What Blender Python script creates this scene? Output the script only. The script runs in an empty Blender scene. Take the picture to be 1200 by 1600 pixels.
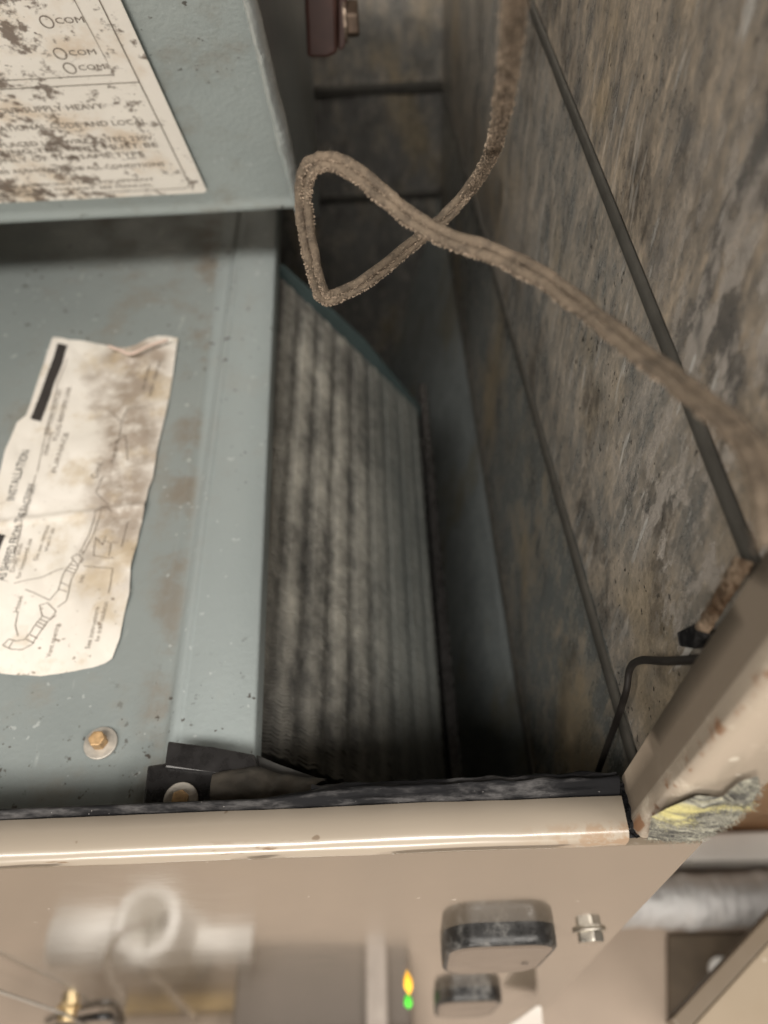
import bpy, bmesh, math, random
from mathutils import Vector, Matrix, noise as mn
random.seed(7)
sc = bpy.context.scene
# ------------------------------------------------------------------ camera
FPX = 1155.0
Yc = Vector((-50, 1480, FPX)).normalized()          # world y seen from the camera (right, up, forward)
zc = Vector((60, -890, FPX)); Zc = -(zc - Yc * zc.dot(Yc)).normalized()
Xc = Zc.cross(Yc)
RW = Matrix((Xc, Yc, Zc))                            # world = RW @ (right, up, forward)
CAM = Vector((0, -0.055, 1.2))
cd = bpy.data.cameras.new('camera'); cam = bpy.data.objects.new('camera', cd)
sc.collection.objects.link(cam); sc.camera = cam
cd.sensor_fit = 'VERTICAL'; cd.sensor_height = 36.0; cd.lens = 36.0 * FPX / 1600
cd.clip_start = 0.005; cd.clip_end = 100
right, up, fwd = (RW @ Vector(v) for v in ((1, 0, 0), (0, 1, 0), (0, 0, 1)))
cam.matrix_world = Matrix(((right.x, up.x, -fwd.x, CAM.x), (right.y, up.y, -fwd.y, CAM.y),
                           (right.z, up.z, -fwd.z, CAM.z), (0, 0, 0, 1)))
cd.dof.use_dof = True; cd.dof.focus_distance = 0.235; cd.dof.aperture_fstop = 8.0
# ------------------------------------------------------------------ world + lamps
w = bpy.data.worlds.new("World"); sc.world = w; w.use_nodes = True
w.node_tree.nodes['Background'].inputs[0].default_value = (1.0, .87, .72, 1)
w.node_tree.nodes['Background'].inputs[1].default_value = 0.03
def lamp(name, loc, target, sx, sy, power, col):
    l = bpy.data.lights.new(name, 'AREA'); l.shape = 'RECTANGLE'; l.size = sx; l.size_y = sy
    l.energy = power; l.color = col
    o = bpy.data.objects.new(name, l); sc.collection.objects.link(o); o.location = loc
    o.rotation_euler = (Vector(target) - Vector(loc)).to_track_quat('-Z', 'Y').to_euler()
    return o
lamp('ceiling_lamp', (-0.12, -0.82, 2.5), (0, 0.1, 0.95), 1.1, 0.32, 31, (1.0, .95, .88))
lamp('room_fill', (-1.15, -0.82, 2.5), (0, 0.2, 1.0), .7, .32, 15, (1.0, .93, .85))  # added fill for the liner wall and box
lamp('right_fill', (1.3, -0.82, 2.5), (.4, 0.1, 0.2), .9, .32, 32, (1.0, .93, .85))  # added light to brighten the floor and duct at right
lamp('low_fill', (-0.3, -1.5, 1.07), (-.1, 0.2, 1.05), .8, .15, 17, (1.0, .93, .85))  # added low fill from the front, brightens the leaning box face
sc.view_settings.view_transform = 'Standard'; sc.view_settings.look = 'None'
sc.view_settings.exposure = 0.0; sc.view_settings.gamma = 1.0

# ------------------------------------------------------------------ measuring helpers
def ray(u, v): return (RW @ Vector((u - 600, 800 - v, FPX))).normalized()
def on(u, v, axis, val):
    d = ray(u, v); return CAM + d * ((val - CAM[axis]) / d[axis])
def onp(u, v, p, n):
    d = ray(u, v); return CAM + d * ((p - CAM).dot(n) / d.dot(n))
def at(u, v, dist): return CAM + ray(u, v) * dist

# ------------------------------------------------------------------ materials
class NT:
    def __init__(s, name):
        s.m = bpy.data.materials.new(name); s.m.use_nodes = True
        s.t = s.m.node_tree; s.n = s.t.nodes; s.b = s.n['Principled BSDF']
        s.co = s.n.new('ShaderNodeTexCoord').outputs['Object']
    def put(s, sock, v):
        if hasattr(v, 'is_output'): s.t.links.new(v, sock)
        elif isinstance(v, (tuple, list)) and len(v) == 3 and sock.type == 'RGBA': sock.default_value = (*v, 1)
        else: sock.default_value = v
    def map(s, scale=(1, 1, 1), rot=(0, 0, 0), loc=(0, 0, 0), vec=None):
        m = s.n.new('ShaderNodeMapping'); s.put(m.inputs['Vector'], vec or s.co)
        m.inputs['Scale'].default_value = scale; m.inputs['Rotation'].default_value = rot; m.inputs['Location'].default_value = loc
        return m.outputs[0]
    def noise(s, scale, detail=6, rough=.6, vec=None, dist=0):
        m = s.n.new('ShaderNodeTexNoise'); s.put(m.inputs['Vector'], vec or s.co)
        m.inputs['Scale'].default_value = scale; m.inputs['Detail'].default_value = detail
        m.inputs['Roughness'].default_value = rough; m.inputs['Distortion'].default_value = dist
        return m.outputs['Fac']
    def vor(s, scale, vec=None, out='Distance', feature='F1'):
        m = s.n.new('ShaderNodeTexVoronoi'); m.feature = feature; s.put(m.inputs['Vector'], vec or s.co)
        m.inputs['Scale'].default_value = scale; return m.outputs[out]
    def ramp(s, f, a, b, c0=0.0, c1=1.0):
        m = s.n.new('ShaderNodeMapRange'); m.interpolation_type = 'SMOOTHSTEP'
        s.put(m.inputs[0], f); m.inputs[1].default_value = a; m.inputs[2].default_value = b
        m.inputs[3].default_value = c0; m.inputs[4].default_value = c1; return m.outputs[0]
    def lin(s, f, a, b, c0=0.0, c1=1.0):
        m = s.n.new('ShaderNodeMapRange'); s.put(m.inputs[0], f); m.inputs[1].default_value = a; m.inputs[2].default_value = b
        m.inputs[3].default_value = c0; m.inputs[4].default_value = c1; return m.outputs[0]
    def math(s, op, a, b=0.0, clamp=False):
        m = s.n.new('ShaderNodeMath'); m.operation = op; m.use_clamp = clamp; s.put(m.inputs[0], a); s.put(m.inputs[1], b); return m.outputs[0]
    def mix(s, f, a, b):
        m = s.n.new('ShaderNodeMix'); m.data_type = 'RGBA'
        s.put(m.inputs[0], f); s.put(m.inputs[6], a); s.put(m.inputs[7], b); return m.outputs[2]
    def xyz(s):
        m = s.n.new('ShaderNodeSeparateXYZ'); s.put(m.inputs[0], s.co); return m.outputs
    def bump(s, h, dist, strength=1.0, nrm=None):
        m = s.n.new('ShaderNodeBump'); s.put(m.inputs['Height'], h); m.inputs['Distance'].default_value = dist
        m.inputs['Strength'].default_value = strength
        if nrm: s.put(m.inputs['Normal'], nrm)
        return m.outputs[0]
    def out(s, col, rough=.5, metal=0.0, normal=None, **kw):
        s.put(s.b.inputs['Base Color'], col); s.put(s.b.inputs['Roughness'], rough); s.put(s.b.inputs['Metallic'], metal)
        if normal: s.put(s.b.inputs['Normal'], normal)
        for k, v in kw.items(): s.put(s.b.inputs[k.replace('_', ' ')], v)
        return s.m

def mat_plain(name, col, rough=.5, metal=0.0, vary=.25, scale=60, bump=0.0):
    t = NT(name); n = t.noise(scale)
    c = t.mix(t.lin(n, .3, .7), tuple(x * (1 - vary) for x in col), tuple(min(1, x * (1 + vary)) for x in col))
    return t.out(c, t.lin(n, .3, .7, rough - .06, rough + .06), metal, t.bump(n, bump) if bump else None)

def mat_blue(name='blue_grey_enamel', k=1.0):            # blue-grey enamelled sheet with dust, specks and short scuffs
    t = NT(name); big = t.noise(9, 4); mid = t.noise(38, 8, .65)
    c = t.mix(t.lin(big, .3, .7), tuple(k * x for x in (.315, .355, .35)), tuple(k * x for x in (.375, .415, .405)))
    dust = t.ramp(t.math('ADD', t.math('MULTIPLY', mid, .7), t.math('MULTIPLY', t.noise(14, 5, .6, t.map((1, .35, 1), loc=(3, 1, 0))), .5)), .60, .80)
    c = t.mix(t.math('MULTIPLY', dust, .55), c, (.235, .195, .145))
    xs = t.xyz(); rx = t.math('SUBTRACT', xs[0], t.math('MULTIPLY', t.math('SUBTRACT', xs[1], .04), -.052))
    fold = t.math('MULTIPLY', t.math('MULTIPLY', t.ramp(rx, -.108, -.098), t.ramp(rx, -.089, -.094)), t.ramp(xs[2], .935, .932))
    c = t.mix(t.math('MULTIPLY', t.math('MULTIPLY', fold, t.ramp(mid, .42, .62)), .5), c, (.20, .16, .12))
    strip = t.math('MULTIPLY', t.ramp(rx, -.092, -.088), t.ramp(xs[2], .935, .932))
    c = t.mix(t.math('MULTIPLY', strip, .5), c, (.36, .41, .415))
    sp = t.ramp(t.noise(210, 3, .55), .665, .70)
    low = t.math('MULTIPLY', t.ramp(xs[1], .10, .03), t.ramp(xs[2], .935, .932))
    sp = t.math('MULTIPLY', sp, t.math('ADD', t.ramp(t.noise(12, 3, .6, t.map(loc=(5, 2, 1))), .42, .62), low, True))
    sp = t.math('MAXIMUM', sp, t.math('MULTIPLY', low, t.ramp(t.noise(190, 5, .65), .63, .68)))
    wd = t.ramp(t.noise(260, 2, .4, t.map(loc=(3, 9, 1))), .715, .74)
    c = t.mix(t.math('MULTIPLY', wd, .35), c, (.62, .65, .64))
    c = t.mix(t.math('MULTIPLY', sp, .85), c, (.055, .042, .032))
    sc_ = t.ramp(t.noise(150, 2, .4, t.map((1, .22, 1), rot=(0, 0, .9))), .705, .76)
    c = t.mix(t.math('MULTIPLY', sc_, .22), c, (.55, .58, .56))
    n = t.bump(t.noise(420, 3), .0003, .8, t.bump(t.noise(30, 3), .0008, .5))
    return t.out(c, t.lin(mid, .3, .7, .32, .55), .15, n)

def mat_wall(name, base=(.155, .165, .158), dust=(.23, .185, .132), amount=.5, spots=.6, glaze_glint=0.0, dark=.5):
    t = NT(name); xs = t.xyz()
    big = t.noise(13, 5, .6, t.map((1, .7, .6), loc=(0, 1, 2)))
    fib = t.noise(120, 10, .8, t.map((1, .9, .32), rot=(.10, 0, 0)))
    blot = t.noise(46, 10, .78, t.map((1, .75, .6), loc=(2, 5, 1))); g = t.noise(300, 6, .8)
    m = t.math('ADD', t.math('MULTIPLY', fib, .42), t.math('ADD', t.math('MULTIPLY', blot, .38), t.math('MULTIPLY', big, .20)))
    dm = t.ramp(m, amount - .085, amount + .085)
    c = t.mix(t.lin(blot, .3, .7), tuple(x * .72 for x in base), tuple(x * 1.15 for x in base))
    dcol = t.mix(t.lin(fib, .32, .68), tuple(x * .62 for x in dust), tuple(min(1, x * 1.45) for x in dust))
    c = t.mix(t.math('MULTIPLY', dm, .9), c, dcol)
    c = t.mix(t.math('MULTIPLY', t.ramp(big, .52, .66), .45), c, tuple(x * y for x, y in zip(dust, (1.05, .92, .62))))
    dk = t.math('MULTIPLY', t.ramp(t.noise(28, 9, .75, t.map((1, .7, .55), loc=(9, 0, 4))), .50, .66), dark)
    c = t.mix(dk, c, (.050, .043, .037))
    c = t.mix(t.lin(g, .36, .56, .30, 0.0), c, (.045, .038, .032))
    c = t.mix(t.math('MULTIPLY', t.ramp(g, .58, .70), .22), c, tuple(min(1, x * 1.8) for x in dust))
    sp = t.math('MULTIPLY', t.ramp(t.noise(360, 3, .5), .655, .685), t.ramp(t.noise(20, 3, .5, t.map(loc=(1, 1, 7))), .42, .55))
    c = t.mix(t.math('MULTIPLY', sp, spots), c, (.020, .015, .012))
    rough = t.lin(dm, 0, 1, .20, .48)
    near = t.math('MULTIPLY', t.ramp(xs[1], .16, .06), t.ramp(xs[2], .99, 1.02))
    if glaze_glint:
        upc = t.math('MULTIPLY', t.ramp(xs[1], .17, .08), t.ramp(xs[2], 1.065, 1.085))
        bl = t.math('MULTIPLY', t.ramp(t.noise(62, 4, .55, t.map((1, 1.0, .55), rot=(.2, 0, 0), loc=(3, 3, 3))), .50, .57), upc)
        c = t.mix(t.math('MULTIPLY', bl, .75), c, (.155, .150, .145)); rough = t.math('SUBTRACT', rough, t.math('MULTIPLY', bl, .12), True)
        gz_glint = t.ramp(t.noise(110, 8, .75, t.map((1, .8, .4), rot=(.2, 0, 0))), .47, .54)  # pale mineral residue that also paints wall glints into the colour
        gz_glint = t.math('MULTIPLY', gz_glint, t.ramp(t.noise(26, 4, .6, t.map(loc=(6, 6, 1))), .38, .50))
        gz_glint = t.math('MULTIPLY', t.math('MULTIPLY', gz_glint, near), glaze_glint)
        c = t.mix(gz_glint, c, (.66, .60, .54)); rough = t.math('SUBTRACT', rough, t.math('MULTIPLY', gz_glint, .25), True)
        hl = t.math('MULTIPLY', t.ramp(t.noise(190, 3, .5, t.map((1, 1, .17), rot=(.12, 0, 0), loc=(0, 3, 2))), .63, .67), t.lin(near, 0, 1, .25, 1.0))  # bright glint streaks painted in, drawn as white scratches
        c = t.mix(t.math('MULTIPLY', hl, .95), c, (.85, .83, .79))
    n = t.bump(g, .0003, .6, t.bump(m, .0026, .8))
    return t.out(c, rough, .30, n, Specular_IOR_Level=.8)

def mat_beige(name, col=(.40, .335, .255), rough=.16, rust=False, coat=0.0):
    t = NT(name); big = t.noise(8, 4); fine = t.noise(260, 4)
    c = t.mix(t.lin(big, .3, .7), tuple(x * .95 for x in col), tuple(x * 1.05 for x in col))
    sm = t.ramp(t.noise(30, 6, .6, t.map((.5, 1, 1))), .55, .75)
    c = t.mix(t.math('MULTIPLY', sm, .22), c, (.23, .18, .13))
    dots = t.ramp(t.noise(170, 2, .4), .73, .76)
    c = t.mix(t.math('MULTIPLY', dots, .5), c, (.75, .7, .6))
    r = t.lin(t.noise(26, 5), .3, .7, rough * .8, rough * 1.3)
    if rust:
        xs = t.xyz()
        near = t.math('MULTIPLY', t.ramp(xs[1], .0019, .0026), t.ramp(xs[1], .0068, .0045))
        rs = t.math('MULTIPLY', t.ramp(t.noise(95, 7, .7), .50, .58), near)
        c = t.mix(t.math('MULTIPLY', rs, .85), c, (.20, .09, .035))
        wt = t.ramp(t.noise(55, 6, .7, t.map(loc=(4, 4, 4))), .55, .66)
        c = t.mix(t.math('MULTIPLY', wt, .55), c, (.62, .56, .46))
        r = t.math('ADD', r, t.math('MULTIPLY', rs, .4))
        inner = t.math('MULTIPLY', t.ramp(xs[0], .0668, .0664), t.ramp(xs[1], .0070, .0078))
        c = t.mix(t.math('MULTIPLY', inner, .85), c, (.17, .135, .10)); r = t.math('ADD', r, t.math('MULTIPLY', inner, .3))  # return band darkened, its shade is put into the colour
    n = t.bump(fine, .00004, .5, t.bump(t.noise(18, 2), .0006, .35))
    return t.out(c, r, 0.0, n, Coat_Weight=coat, Coat_Roughness=.05)

def mat_lip():
    t = NT('worn_beige_lip'); xs = t.xyz(); fine = t.noise(400, 3)
    c = t.mix(t.lin(t.noise(14, 4, .5, t.map((.3, 1, 1))), .3, .7), (.31, .265, .21), (.36, .31, .25))
    bend = t.ramp(xs[1], .0045, .0012)
    wr = t.math('MULTIPLY', t.ramp(t.noise(60, 8, .72, t.map((.35, 2, 2))), .60, .64), bend)
    c = t.mix(wr, c, (.17, .105, .06))
    ed = t.math('MULTIPLY', t.ramp(xs[0], .025, .06), t.math('MULTIPLY', t.ramp(xs[1], .006, .003), t.ramp(t.noise(190, 6, .7), .44, .56)))
    c = t.mix(t.math('MULTIPLY', ed, .6), c, (.26, .15, .075))
    dots = t.ramp(t.noise(150, 2, .4), .725, .755)
    c = t.mix(t.math('MULTIPLY', dots, .7), c, (.16, .11, .07))
    return t.out(c, .30, .0, t.bump(fine, .00004, .5), Coat_Weight=1.0, Coat_Roughness=.22)

def mat_label(name, col, stain, xgrad=None, amt=.56, speck=.6):
    t = NT(name); xs = t.xyz()
    a = t.noise(62, 8, .7); b = t.noise(170, 6, .65, t.map(loc=(4, 2, 2))); f = t.noise(300, 4)
    c = t.mix(t.lin(t.noise(25, 5), .3, .7), tuple(x * .93 for x in col), col)
    c = t.mix(t.math('MULTIPLY', t.ramp(t.noise(30, 5, .6, t.map(loc=(8, 8, 8))), .52, .72), .5), c, (.60, .42, .24))
    m = t.math('ADD', t.math('MULTIPLY', a, .5), t.math('MULTIPLY', b, .5))
    if xgrad:
        x0, x1, k = xgrad
        m = t.math('ADD', m, t.lin(xs[0], x0, x1, k, -k))
    c = t.mix(t.math('MULTIPLY', t.ramp(m, amt, amt + .07), .85), c, stain)
    s2 = t.math('MULTIPLY', t.ramp(f, .66, .71), t.ramp(t.noise(18, 3, .5, t.map(loc=(1, 7, 3))), .4, .55))
    c = t.mix(t.math('MULTIPLY', s2, speck), c, tuple(x * .7 for x in stain))
    return t.out(c, .55, 0, t.bump(t.noise(200, 5), .0002, .5))

def mat_lower_label():
    t = NT('stained_cream_paper'); xs = t.xyz()
    base = t.mix(t.lin(t.noise(25, 5), .3, .7), (.70, .66, .59), (.80, .76, .70))
    # a brown water stain runs along the sheet, following its own wavering line
    wav = t.math('ADD', xs[0], t.math('MULTIPLY', t.math('SUBTRACT', t.noise(28, 5), .5), .05))
    line = t.math('ADD', wav, t.math('MULTIPLY', t.math('SUBTRACT', xs[1], .2), .14))
    st = t.math('MULTIPLY', t.ramp(line, -.160, -.144), t.ramp(line, -.110, -.126))
    st = t.math('MULTIPLY', st, t.ramp(t.noise(60, 7, .7), .28, .56))
    st = t.math('MULTIPLY', st, t.ramp(xs[1], .09, .17))
    c = t.mix(t.math('MULTIPLY', st, .74), base, (.20, .135, .085))
    y2 = t.math('MULTIPLY', t.ramp(t.noise(36, 7, .65, t.map(loc=(3, 3, 0))), .50, .68), .55)
    c = t.mix(y2, c, (.48, .37, .22))
    s2 = t.math('MULTIPLY', t.ramp(t.noise(260, 4), .63, .69), t.ramp(xs[1], .19, .10, .25, 1.0))
    c = t.mix(t.math('MULTIPLY', s2, .8), c, (.16, .11, .07))
    return t.out(c, .6, 0, t.bump(t.noise(150, 6), .0003, .6))

BLUE = mat_blue('blue_grey_enamel', .74)
BOXBLUE = mat_blue('blue_grey_box_enamel', 1.12)
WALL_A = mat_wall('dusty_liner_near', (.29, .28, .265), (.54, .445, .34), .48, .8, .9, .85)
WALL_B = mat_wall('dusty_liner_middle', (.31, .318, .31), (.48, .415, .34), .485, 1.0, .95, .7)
WALL_C = mat_wall('dusty_liner_low', (.29, .315, .31), (.45, .385, .30), .53, .5, 0, .5)
WALL_D = mat_wall('liner_bottom', (.58, .64, .64), (.48, .46, .41), .66, .2, 0, .08)
BACKUP = mat_wall('galvanised_back_upper', (.40, .39, .365), (.58, .50, .40), .52, .5, 0, .5)
BACK = mat_wall('galvanised_back', (.30, .292, .275), (.46, .40, .32), .55, .5, 0, .45)
RAIL = mat_plain('seam_metal', (.085, .080, .070), .45, .3, .25, 80)
BEIGE = mat_beige('beige_gloss_paint', (.185, .150, .112), .10, coat=.5)
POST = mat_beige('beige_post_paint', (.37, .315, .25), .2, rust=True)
LIP = mat_lip()
def mat_foam():
    t = NT('dusty_black_foam'); a = t.noise(120, 8, .7, t.map((.35, 1, 1))); f = t.noise(700, 3)
    c = t.mix(t.ramp(a, .46, .68), (.009, .009, .010), (.085, .082, .082))
    c = t.mix(t.ramp(f, .72, .76), c, (.45, .43, .41))
    return t.out(c, .75, 0, t.bump(a, .0012, .8), Specular_IOR_Level=.12)
BLACKFOAM = mat_foam()
BLACKPL = mat_plain('black_plastic', (.018, .017, .017), .28, 0, .4, 120)
DARK = mat_plain('dark_void_metal', (.02, .02, .02), .8)
STEEL = mat_plain('zinc_steel', (.55, .52, .46), .3, .9, .2, 200)
BRASS = mat_plain('yellow_zinc', (.72, .56, .32), .3, .85, .25, 160)
RUSTY = mat_plain('rusty_zinc', (.50, .33, .17), .5, .5, .45, 260, .0004)
WASHER = mat_plain('dull_washer', (.46, .43, .38), .5, .4, .25, 200)
INK = mat_plain('black_print', (.035, .03, .028), .6, 0, .3, 300)
FAINT = mat_plain('faded_print', (.19, .155, .125), .6, 0, .3, 300)
PAPER_TOP = mat_label('speckled_cream_paper', (.90, .85, .77), (.115, .074, .050), (-.21, -.085, .055), .500, 1.0)
PAPER_LOW = mat_lower_label()
MAROON = mat_plain('brown_block', (.040, .016, .012), .45, 0, .3, 60)
WHITEPVC = mat_plain('white_pipe', (.90, .88, .84), .35, 0, .04, 40)
PLASTICCLR = None
def mat_clear():
    t = NT('clear_wrap'); n = t.noise(240, 6, .7)
    return t.out((.70, .73, .72), .16, .75, t.bump(n, .0010, .8), Transmission_Weight=0.0, IOR=1.45, Coat_Weight=.7)
PLASTICCLR = mat_clear()
def mat_coil():
    t = NT('dusty_aluminium_fins'); xs = t.xyz()
    a = t.noise(26, 7, .65, t.map((1, .5, 1))); b = t.noise(150, 6, .7, t.map((1, .7, 1), rot=(0, .9, .35)))
    m = t.math('ADD', t.math('MULTIPLY', a, .55), t.math('MULTIPLY', b, .45))
    sv = t.math('MULTIPLY', t.math('ADD', t.lin(xs[0], -.0745, .0208, 0, 18 * math.pi), t.math('MULTIPLY', t.noise(30, 3), .4)), 1.0)
    rid = t.math('MULTIPLY', t.lin(t.math('COSINE', sv), -1, 1, 0, 1), t.ramp(t.noise(14, 4, .6, t.map(loc=(3, 0, 2))), .30, .55, .35, 1.0))
    c = t.mix(t.ramp(t.math('ADD', t.math('MULTIPLY', m, .80), t.math('MULTIPLY', rid, .10)), .28, .66), (.085, .083, .077), (.66, .63, .55))
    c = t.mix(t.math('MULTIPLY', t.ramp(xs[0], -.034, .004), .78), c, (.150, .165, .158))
    c = t.mix(t.math('MULTIPLY', t.ramp(xs[1], .15, .06), .55), c, (.045, .045, .043))  # shadow of the lip painted into the front of the coil
    c = t.mix(t.math('MULTIPLY', t.ramp(xs[0], -.052, -.072), .6), c, (.07, .066, .06))  # upper edge darkened in the colour as shade from the cover plate
    return t.out(c, .7, .1, t.bump(b, .0010, .8))
COIL = mat_coil()
def mat_cable():
    t = NT('dusty_brown_cable'); a = t.noise(120, 6, .6); b = t.noise(900, 4, .7)
    c = t.mix(t.lin(a, .3, .7), (.095, .073, .051), (.22, .168, .118))
    c = t.mix(t.math('MULTIPLY', t.ramp(t.noise(210, 6, .7, t.map(loc=(2, 4, 6))), .50, .62), .6), c, (.05, .038, .028))
    c = t.mix(t.ramp(b, .58, .72), c, (.27, .22, .16))
    return t.out(c, .85, 0, t.bump(b, .0009, .9))
CABLE = mat_cable()
FUZZ = mat_plain('dust_fuzz', (.27, .21, .155), .95, 0, .35, 300)
def mat_foil():
    t = NT('foil_duct'); n = t.noise(40, 6, .6, t.map((2.5, .7, 1)))
    return t.out(t.mix(t.lin(n, .3, .7), (.80, .79, .78), (.92, .91, .90)), .27, .4, t.bump(n, .012, .9))
FOIL = mat_foil()
def mat_insul():
    t = NT('old_yellow_insulation'); a = t.noise(70, 8, .7, t.map((.8, 1, 1.3)), .8)
    c = t.mix(t.ramp(t.noise(160, 9, .75, t.map((.5, 1, 1.6)), 1.2), .40, .62), (.045, .044, .042), (.36, .35, .28))
    c = t.mix(t.ramp(t.noise(45, 7, .7, t.map((.6, 1, 1.6), loc=(2, 2, 2)), 1.0), .55, .68), c, (.55, .50, .22))
    return t.out(c, .85, 0, t.bump(a, .0016, .8))
INSUL = mat_insul()
def mat_knob_side():
    t = NT('dusty_black_plastic'); n = t.noise(110, 8, .7)
    return t.out(t.mix(t.ramp(n, .47, .72), (.016, .016, .016), (.17, .165, .155)), t.lin(n, .35, .65, .22, .7), 0, t.bump(n, .0003))
KNOBSIDE = mat_knob_side()
KNOBFACE = mat_plain('taupe_cover', (.125, .10, .08), .22, 0, .12, 30)
FLOORM = mat_plain('tan_floor', (.42, .335, .265), .55, 0, .12, 5)
CARDB = mat_plain('brown_card', (.50, .31, .175), .7, 0, .1, 14)
WHITEB = mat_plain('white_board', (.92, .89, .84), .5, 0, .05, 12)
GREYB = mat_plain('grey_box', (.13, .11, .095), .6, 0, .2, 10)
MATDK = mat_plain('dark_mat', (.105, .078, .052), .7, 0, .25, 20)
DOORM = mat_beige('beige_door_paint', (.33, .265, .19), .4)
def mat_emit(name, col, s):
    t = NT(name); return t.out(col, .4, 0, None, Emission_Color=(*col, 1), Emission_Strength=s)
GLINT_Y = mat_emit('amber_glow', (1.0, .50, .02), 1.0); GLINT_G = mat_emit('green_glow', (.06, .85, .03), .8)

# ------------------------------------------------------------------ object helpers
def empty(name, loc, label, cat, group=None):
    o = bpy.data.objects.new(name, None); sc.collection.objects.link(o); o.location = loc; o.empty_display_size = .02
    o['label'] = label; o['category'] = cat
    if group: o['group'] = group
    return o
def wloc(o):
    v = Vector(o.location); p = o.parent
    return v
def link(name, me, mat, parent=None, smooth=False, label=None, kind=None):
    o = bpy.data.objects.new(name, me); sc.collection.objects.link(o)
    if mat: me.materials.append(mat)
    if smooth:
        for p in me.polygons: p.use_smooth = True
    if parent:
        r = parent
        while r.parent: r = r.parent
        o.parent = parent
        base = Matrix.Translation(r.location) if r.type == 'EMPTY' else Matrix.Identity(4)
        # meshes are written in world coordinates: undo the base of the thing once
        if parent == r: o.matrix_parent_inverse = base.inverted()
    if label: o['label'] = label
    if kind: o['kind'] = kind
    return o
def obj(name, bm, mat, parent=None, **kw):
    bmesh.ops.recalc_face_normals(bm, faces=bm.faces[:])
    me = bpy.data.meshes.new(name); bm.to_mesh(me); bm.free()
    return link(name, me, mat, parent, **kw)
def top(o, label, cat, group=None):
    o['label'] = label; o['category'] = cat
    if group: o['group'] = group
    return o
def add_box(bm, a, b, bevel=0.0, seg=2):
    r = bmesh.ops.create_cube(bm, size=1.0)
    for v in r['verts']:
        v.co = Vector([(a[i] + b[i]) / 2 + v.co[i] * (b[i] - a[i]) for i in range(3)])
    if bevel:
        es = list({e for v in r['verts'] for e in v.link_edges})
        bmesh.ops.bevel(bm, geom=es, offset=bevel, segments=seg, affect='EDGES', profile=.5)
def add_prism(bm, pts, d, bevel=0.0, seg=2):
    """polygon pts pushed along d into a solid"""
    d = Vector(d); lo = [bm.verts.new(p) for p in pts]; hi = [bm.verts.new(Vector(p) + d) for p in pts]
    n = len(pts); fs = [bm.faces.new(lo[::-1]), bm.faces.new(hi)]
    for i in range(n): fs.append(bm.faces.new((lo[i], lo[(i + 1) % n], hi[(i + 1) % n], hi[i])))
    if bevel:
        es = list({e for f in fs for e in f.edges})
        bmesh.ops.bevel(bm, geom=es, offset=bevel, segments=seg, affect='EDGES', profile=.5)
def add_grid(bm, fn, nu, nv):
    vs = [[bm.verts.new(fn(i / nu, j / nv)) for i in range(nu + 1)] for j in range(nv + 1)]
    for j in range(nv):
        for i in range(nu): bm.faces.new((vs[j][i], vs[j][i + 1], vs[j + 1][i + 1], vs[j + 1][i]))
def add_tube(bm, pts, rad, seg=10, cap=True):
    pts = [Vector(p) for p in pts]; n = len(pts); rings = []; nr = None
    for i, p in enumerate(pts):
        t = (pts[min(i + 1, n - 1)] - pts[max(i - 1, 0)]).normalized()
        if nr is None: nr = t.orthogonal().normalized()
        nr = (nr - t * nr.dot(t)).normalized(); b = t.cross(nr)
        r = rad(i / (n - 1), i) if callable(rad) else rad
        rings.append([bm.verts.new(p + (nr * math.cos(2 * math.pi * k / seg) + b * math.sin(2 * math.pi * k / seg)) * r) for k in range(seg)])
    for i in range(n - 1):
        for k in range(seg): bm.faces.new((rings[i][k], rings[i][(k + 1) % seg], rings[i + 1][(k + 1) % seg], rings[i + 1][k]))
    if cap: bm.faces.new(rings[0][::-1]); bm.faces.new(rings[-1])
def add_cyl(bm, p, axis, r, h, seg=24, bevel=0.0, r2=None):
    axis = Vector(axis).normalized(); q = axis.to_track_quat('Z', 'Y').to_matrix().to_4x4()
    m = Matrix.Translation(Vector(p) + axis * h / 2) @ q
    res = bmesh.ops.create_cone(bm, cap_ends=True, segments=seg, radius1=r, radius2=r if r2 is None else r2, depth=h, matrix=m)
    if bevel:
        es = [e for e in {e for v in res['verts'] for e in v.link_edges} if len(e.link_faces) == 2 and e.calc_face_angle(0) > .9]
        bmesh.ops.bevel(bm, geom=es, offset=bevel, segments=2, affect='EDGES', profile=.5)
def spline(P, n=12):
    P = [Vector(p) for p in P]; P = [P[0] * 2 - P[1]] + P + [P[-1] * 2 - P[-2]]; o = []
    for i in range(1, len(P) - 2):
        for k in range(n):
            t = k / n; a, b, c, d = P[i - 1], P[i], P[i + 1], P[i + 2]
            o.append(.5 * ((2 * b) + (c - a) * t + (2 * a - 5 * b + 4 * c - d) * t * t + (3 * b - a - 3 * c + d) * t ** 3))
    o.append(P[-2]); return o
def poly_at(line, t):
    """point on a polyline at fraction t of its length"""
    L = [(Vector(line[i + 1]) - Vector(line[i])).length for i in range(len(line) - 1)]; s = t * sum(L)
    for i, l in enumerate(L):
        if s <= l or i == len(L) - 1: return Vector(line[i]).lerp(Vector(line[i + 1]), min(1, s / l if l else 0))
        s -= l
def coons(T, B, L, R):
    def f(u, v):
        return ((1 - v) * poly_at(T, u) + v * poly_at(B, u) + (1 - u) * poly_at(L, v) + u * poly_at(R, v)
                - ((1 - u) * (1 - v) * Vector(T[0]) + u * (1 - v) * Vector(T[-1]) + (1 - u) * v * Vector(B[0]) + u * v * Vector(B[-1])))
    return f
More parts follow.
